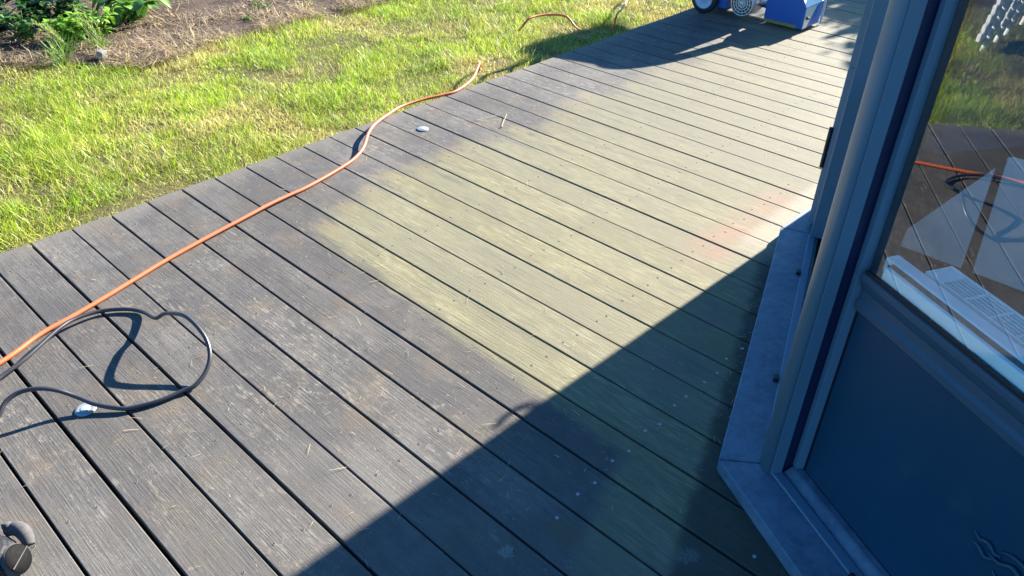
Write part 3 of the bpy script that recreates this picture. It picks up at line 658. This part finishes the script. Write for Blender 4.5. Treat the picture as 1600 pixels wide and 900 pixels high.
mp_(MB().box(4.79, 4.80, -.846, -.832, .01, .30).box(4.79, 4.80, -.832, -.56, .18, .30), 'rear_plate', M_alu, .001)
# chassis, motor with grille, wheels, tank, handle
mp_(MB().box(4.60, 4.84, -.545, .06, .085, .115).box(4.62, 4.82, -.50, -.02, .116, .30), 'chassis', M_blue, .006)
mp_(xprism([(-.28, .05), (-.28, .30), (-.16, .30), (-.20, .05)], 4.50, 4.56), 'bracket', M_blue, .004)
mot = mp_(MB().lathe([(0, 0), (.080, 0), (.083, .01), (.083, .17), (0, .17)], 30, axisM((4.470, -.405, .120), (1, 0, 0))), 'motor', M_alu)
gr = MB(); gm = axisM((4.468, -.405, .120), (-1, -.0, 0))
for r in (.080, .062, .044, .026): gr.lathe([(r - .004, 0), (r - .004, .005), (r + .002, .005), (r + .002, 0), (r - .004, 0)], 30, gm)
for k in range(14): gr.box(.012, .078, -.0016, .0016, .001, .0045, gm @ Matrix.Rotation(2 * math.pi * k / 14, 4, 'Z'))
gr.lathe([(0, .006), (.014, .006), (.014, 0), (0, 0)], 16, gm)
g_ = gr.build('fan_grille', M_alu, mot)
gd = MB().lathe([(0, .0008), (.081, .0008), (.081, .0), (0, 0)], 24, gm).build('fan_opening', M_rubber, mot)
mp_(MB().tube([(4.56, -.50, .13), (4.55, -.535, .15), (4.56, -.56, .16)], .020, 10), 'belt_arm', M_alu, .002)
for (wx, wy) in ((4.475, -.115), (4.86, -.115)):
    wm = axisM((wx, wy, .100), (1, 0, 0))
    wh = mp_(MB().lathe([(.070, -.022), (.090, -.022), (.098, -.016), (.100, 0), (.098, .016), (.090, .022), (.070, .022), (.070, -.022)], 36, wm), 'wheel', M_tyre)
    MB().lathe([(0, -.016), (.018, -.020), (.024, -.014), (.062, -.016), (.0695, -.021), (.0695, .021), (.062, .016), (0, .016)], 30, wm).build('hub', M_hub, wh)
mp_(MB().lathe([(0, -.20), (.008, -.20), (.008, .20), (0, .20)], 10, axisM((4.67, -.115, .100), (1, 0, 0))), 'axle', M_alu)
mp_(xprism([(-.53, .22), (-.53, .50), (-.42, .66), (-.02, .72), (.10, .66), (.10, .30)], 4.56, 4.88), 'motor_cover', M_blue, .02)
mp_(MB().lathe([(0, 0), (.11, 0), (.13, .03), (.13, .30), (.10, .36), (0, .37)], 24, axisM((4.72, .18, .30), (0, .1, 1))), 'dust_bag', M_tyre)
hd = MB(); hd.tube(spline([(4.62, .05, .30), (4.62, .10, .62), (4.60, .12, .80), (4.58, .05, .86), (4.52, -.05, .88)], 5), .014, 10)
hd.tube(spline([(4.82, .05, .30), (4.82, .10, .62), (4.84, .12, .80), (4.86, .05, .86), (4.90, -.05, .88)], 5), .014, 10); hd.tube([(4.61, .11, .70), (4.83, .11, .70)], .012, 8)
mp_(hd, 'handle', M_tyre)
mp_(MB().tube(spline([(4.66, -.30, .66), (4.60, -.42, .64), (4.58, -.53, .55), (4.60, -.60, .42), (4.64, -.64, .262)], 6), .045, 12), 'suction_hose', M_tyre)

# ------------------------------------------------------------------ planting at the top left, block, loose stalk, litter
def leafy(name, x, y, h, r, n, ls, lw, c1, c2, lab, cat, stems=9, droop=.5, group=None, up=.6):
    root = tag(empty(name, (x, y, float(hgt(np.array(x), np.array(y))))), lab, cat, group)
    V = []; F = []; C = []; st = MB()
    for k in range(stems):
        a = 6.283 * k / stems + rng.uniform(-.4, .4); rr = r * rng.uniform(.2, 1); hh = h * rng.uniform(.6, 1.05)
        P = spline([(0, 0, 0), (math.cos(a) * rr * .35, math.sin(a) * rr * .35, hh * .55), (math.cos(a) * rr, math.sin(a) * rr, hh)], 5)
        st.tube(P, [.004 * (1 - .6 * i / len(P)) for i in range(len(P))], 6)
        for j in range(n):
            t = rng.uniform(.18, 1) ** .8; p = P[min(int(t * (len(P) - 1)), len(P) - 1)]
            b = rng.uniform(0, 6.283); el = rng.normal(up, .35); L = ls * rng.uniform(.6, 1.15); W = lw * rng.uniform(.7, 1.15)
            d = Vector((math.cos(b) * math.cos(el), math.sin(b) * math.cos(el), math.sin(el))); s_ = Vector((-math.sin(b), math.cos(b), rng.uniform(-.35, .35))).normalized(); nn = d.cross(s_).normalized()
            rows = []
            for q, wd in ((0, .04), (.2, .62), (.42, 1.0), (.66, .85), (.86, .42), (1, .02)):
                c = p + d * (L * (q + .12)) + Vector((0, 0, -1)) * (droop * L * q * q); fold = nn * (W * .16 * wd) * (1 if nn.z > 0 else -1)
                rows.append((c - s_ * (W * .5 * wd) + fold, c, c + s_ * (W * .5 * wd) + fold))
            base = len(V); col = Vector(c1).lerp(Vector(c2), rng.random()) * rng.uniform(.75, 1.2)
            for rw in rows:
                for q in rw: V.append(q); C.append((*col, 1))
            for i in range(5):
                for m in range(2): F.append((base + i * 3 + m, base + i * 3 + m + 1, base + i * 3 + m + 4, base + i * 3 + m + 3))
    me = bpy.data.meshes.new('foliage'); me.from_pydata(V, [], F); me.update(); at = me.attributes.new('col', 'FLOAT_COLOR', 'POINT'); at.data.foreach_set('color', np.array(C, np.float32).ravel())
    me.polygons.foreach_set('use_smooth', np.ones(len(F), bool)); me.materials.append(M_leaf); o = bpy.data.objects.new('foliage', me); COL.objects.link(o); o.parent = root
    st.build('stem', M_stem, root); return root
M_stem = paint('plant_stem', (.10, .13, .03), .5, .2, 12)
leafy('leafy_plant', 1.14, 2.44, .19, .18, 17, .066, .040, (.13, .28, .022), (.24, .44, .04), 'bright green plant with small rounded leaves in the bed corner', 'plant', 11)
leafy('leafy_plant', 1.33, 2.46, .20, .17, 15, .074, .038, (.11, .25, .022), (.25, .44, .05), 'bright green plant with pointed leaves beside the broad-leaved one', 'plant', 9)
leafy('broad_leaved_plant', 1.62, 2.66, .24, .30, 14, .12, .070, (.07, .18, .03), (.18, .33, .06), 'plant with large flat green leaves spreading over the straw', 'plant', 9, .55, None, .25)
leafy('broad_leaved_plant', 1.12, 3.02, .42, .28, 14, .11, .06, (.025, .075, .018), (.05, .13, .03), 'dark green broad-leaved plant standing behind the small rounded leaves', 'plant', 10, .5, None, .3)
leafy('broad_leaved_plant', .84, 2.90, .36, .24, 14, .10, .055, (.022, .07, .02), (.05, .12, .03), 'dark green plant at the far left edge behind the flowering grass', 'plant', 10, .5, None, .3)
leafy('leafy_plant', 1.42, 3.05, .36, .26, 12, .09, .045, (.04, .11, .02), (.09, .20, .03), 'mid green bushy plant at the back of the bed', 'plant', 10)
leafy('broad_leaved_plant', 1.30, 2.86, .34, .24, 14, .10, .055, (.022, .07, .02), (.05, .13, .03), 'dark green plant standing between the bright rounded leaves and the back of the bed', 'plant', 10, .5, None, .3)
leafy('leafy_plant', .93, 2.62, .26, .18, 14, .07, .035, (.025, .08, .02), (.06, .15, .03), 'dark small-leaved plant behind the tall seeding grass', 'plant', 10)
leafy('low_weed', 2.42, 2.30, .05, .10, 9, .035, .014, (.12, .24, .03), (.22, .34, .05), 'small low green weed in the middle of the straw', 'weed', 8)
leafy('low_weed', 2.20, 2.12, .04, .08, 8, .03, .012, (.12, .22, .03), (.24, .32, .05), 'tiny green weed close to the lawn edge', 'weed', 7)
leafy('low_weed', 2.68, 2.06, .05, .07, 8, .028, .012, (.16, .22, .03), (.26, .32, .05), 'small yellow-green weed at the right of the straw', 'weed', 7)
def seed_grass(x, y, n, h, lean, lab):
    root = tag(empty('flowering_grass', (x, y, float(hgt(np.array(x), np.array(y))))), lab, 'wild grass', 'flowering grasses in the bed')
    st = MB(); V = []
    base = []
    for k in range(n):
        a = lean + rng.uniform(-.5, .5); hh = h * rng.uniform(.6, 1.1); r = hh * rng.uniform(.25, .6); bx, by = rng.uniform(-.03, .03, 2)
        P = spline([(bx, by, 0), (bx + math.cos(a) * r * .3, by + math.sin(a) * r * .3, hh * .6), (bx + math.cos(a) * r, by + math.sin(a) * r, hh)], 7)
        st.tube(P, .0014, 5)
        for p in P[-10:]:
            for q in range(5): base.append((p.x + rng.normal(0, .004), p.y + rng.normal(0, .004), p.z + rng.normal(0, .003)))
    st.build('stalk', M_stem, root)
    base = np.array(base); m = len(base)
    t = rng.random(m)[:, None]; col = np.array([.20, .32, .06]) * (1 - t) + np.array([.36, .40, .13]) * t
    o = blades('seed_head', base, rng.uniform(.012, .026, m), rng.uniform(.002, .0045, m), rng.uniform(0, 6.28, m), rng.uniform(.1, .9, m), rng.uniform(0, .6, m), col, M_blade); o.parent = root
    m = 60; b2 = np.stack([rng.normal(0, .03, m), rng.normal(0, .03, m), np.zeros(m)], 1)
    o = blades('leaf_blade', b2, rng.uniform(.08, .2, m), rng.uniform(.003, .006, m), rng.uniform(0, 6.28, m), rng.uniform(.1, .6, m), rng.uniform(.2, .9, m), np.array([.12, .22, .04]) * rng.uniform(.7, 1.4, m)[:, None], M_blade); o.parent = root
seed_grass(1.02, 2.26, 7, .26, 2.7, 'tall seeding grass leaning left in front of the dark leaves')
seed_grass(1.22, 2.22, 7, .24, 2.0, 'seeding grass in front of the bright rounded leaves')
seed_grass(.94, 2.12, 4, .12, 2.6, 'short seeding grass tuft at the bed corner near the lawn')
M_block = paint('weathered_stake', (.16, .15, .14), .8, .12, 20)
bl = MB(); M_ = Matrix.Translation((1.127, 1.985, GZ + .03)) @ Matrix.Rotation(.5, 4, 'Z') @ Matrix.Rotation(.12, 4, 'X')
bl.prism([(-.024, -.02), (.022, -.022), (.026, .018), (.004, .024), (-.022, .020)], -.06, .045, M_)
tag(bl.build('wooden_stake', M_block, None, .004), 'grey cut wooden stake end between the straw and the lawn', 'stake')
sk = MB(); sk.tube(spline([(1.965, -.355, .004), (2.06, -.385, .007), (2.125, -.402, .012), (2.128, -.425, .012), (2.095, -.447, .008), (2.05, -.475, .005), (2.022, -.497, .004)], 5), .0011, 6); sk.lathe([(0, -.006), (.0035, -.004), (.0045, 0), (.0030, .005), (0, .006)], 8, Matrix.Translation((2.012, -.502, .0045)))
tag(sk.build('dry_stalk', M_straw), 'bent pale dry grass stalk on the deck past the deck light', 'dry stalk')
def litter():
    n = 330; x = np.concatenate([rng.uniform(-.5, 3.2, 220), rng.uniform(-.3, 1.2, 110)]); y = np.concatenate([rng.uniform(-2.3, -.02, 220), rng.uniform(-2.5, -.9, 110)])
    k = ~(((x - .804) * -.349 + (y + 2.434) * .937 < .02) & (x > .7)); x, y = x[k], y[k]; n = len(x)
    L = rng.exponential(.014, n) + .008; col = np.array([.50, .44, .27]) * rng.uniform(.6, 1.15, n)[:, None]
    return blades('grass_clippings', np.stack([x, y, np.full(n, .0035)], 1), np.clip(L, 0, .05), rng.uniform(.0010, .0022, n), rng.uniform(0, 6.28, n), np.full(n, 1.52), rng.normal(0, .12, n), col, M_blade)
tag(litter(), kind='stuff')
def sillbits():
    n = 26; s = rng.uniform(.02, 1.1, n); o = rng.uniform(.01, .09, n); p = np.array([W2(a, b) for a, b in zip(s, o)])
    n2 = 46; s2 = rng.uniform(.05, 1.2, n2); p2 = np.array([W2(a, -b) for a, b in zip(s2, rng.uniform(.004, .03, n2))])
    P = np.concatenate([np.column_stack([p, np.full(n, SZ + .003)]), np.column_stack([p2, np.full(n2, .0035)])]); m = len(P)
    return blades('dry_grass_bits', P, rng.uniform(.008, .035, m), rng.uniform(.0010, .002, m), rng.uniform(0, 6.28, m), np.full(m, 1.5), rng.normal(0, .2, m), np.array([.40, .36, .22]) * rng.uniform(.6, 1.1, m)[:, None], M_blade)
tag(sillbits(), kind='stuff')

# ------------------------------------------------------------------ things the window pane mirrors, and the tree that shades the far deck
M_slat = paint('white_slats', (.78, .79, .78), .5, .06, 6)
sx = Vector((-.53, .85, 0)).normalized(); sn = Vector((.85, .53, 0)).normalized()
lg = tag(empty('slatted_screen', (-.9, 1.9, GZ)), 'low white slatted garden screen of two panels, mirrored in the window pane', 'garden screen')
def lpart(mb, name, mat=None, bevel=.003):
    o = mb.build(name, mat or M_slat, None, bevel); o.parent = lg; o.location = (.9, -1.9, -GZ); return o
Q0 = Vector((-.40, 1.12, 0))
def slat_panel(a, b):
    m = MB()
    for k in range(13):
        z = .0 + k * .062; back = -.010 * k
        M_ = Matrix((( sx.x, sn.x, 0, Q0.x + sn.x * back), (sx.y, sn.y, 0, Q0.y + sn.y * back), (0, 0, 1, z), (0, 0, 0, 1)))
        m.box(a, b, -.012, .012, 0, .050, M_)
    return m
lpart(slat_panel(.44, .84), 'slat_panel'); lpart(slat_panel(.97, 1.47), 'slat_panel')
for c in (.49, .79, 1.02, 1.42):
    m = MB(); P0 = Q0 + sx * c - sn * .03; m.tube([P0 + Vector((0, 0, GZ - .02)), P0 - sn * .13 + Vector((0, 0, .82))], .018, 8); lpart(m, 'post')
def tree(x, y, h0, h1, r, lab):
    root = tag(empty('garden_tree', (x, y, GZ)), lab, 'tree'); tk = MB(); rng = np.random.default_rng(12)
    tk.tube(spline([(0, 0, -.05), (.03, .02, h0 * .6), (-.04, .0, h0 + .4), (0, .02, h1 * .9)], 6), [.09 * (1 - .85 * i / 18) for i in range(19)], 10)
    n = 34000; tips = []
    for k in range(26):
        a = rng.uniform(0, 6.28); z0 = rng.uniform(h0 * .8, h1 * .75); rr = r * rng.uniform(.5, 1); z1 = z0 + rng.uniform(.2, .8)
        P = spline([(0, 0, z0), (math.cos(a) * rr * .5, math.sin(a) * rr * .5, z0 + .25), (math.cos(a) * rr, math.sin(a) * rr, z1)], 4); tk.tube(P, [.025 * (1 - .8 * i / len(P)) for i in range(len(P))], 6); tips += P[3:]
    tk.build('trunk', M_trunk, root)
    tp = np.array([tuple(p) for p in tips]); P = tp[rng.integers(0, len(tp), n)] + np.clip(rng.normal(0, .22, (n, 3)), -.38, .38)
    col = np.array([.05, .10, .02]) * rng.uniform(.6, 1.6, n)[:, None]
    o = blades('crown', P, rng.uniform(.07, .13, n), rng.uniform(.05, .085, n), rng.uniform(0, 6.28, n), rng.uniform(.3, 1.9, n), rng.uniform(0, .6, n), col, M_leaf); o.parent = root
M_trunk = paint('tree_bark', (.10, .075, .05), .9, .3, 10)
tree(10.6, -1.75, .8, 2.5, 1.15, 'leafy garden tree beyond the deck that casts the dappled shade')
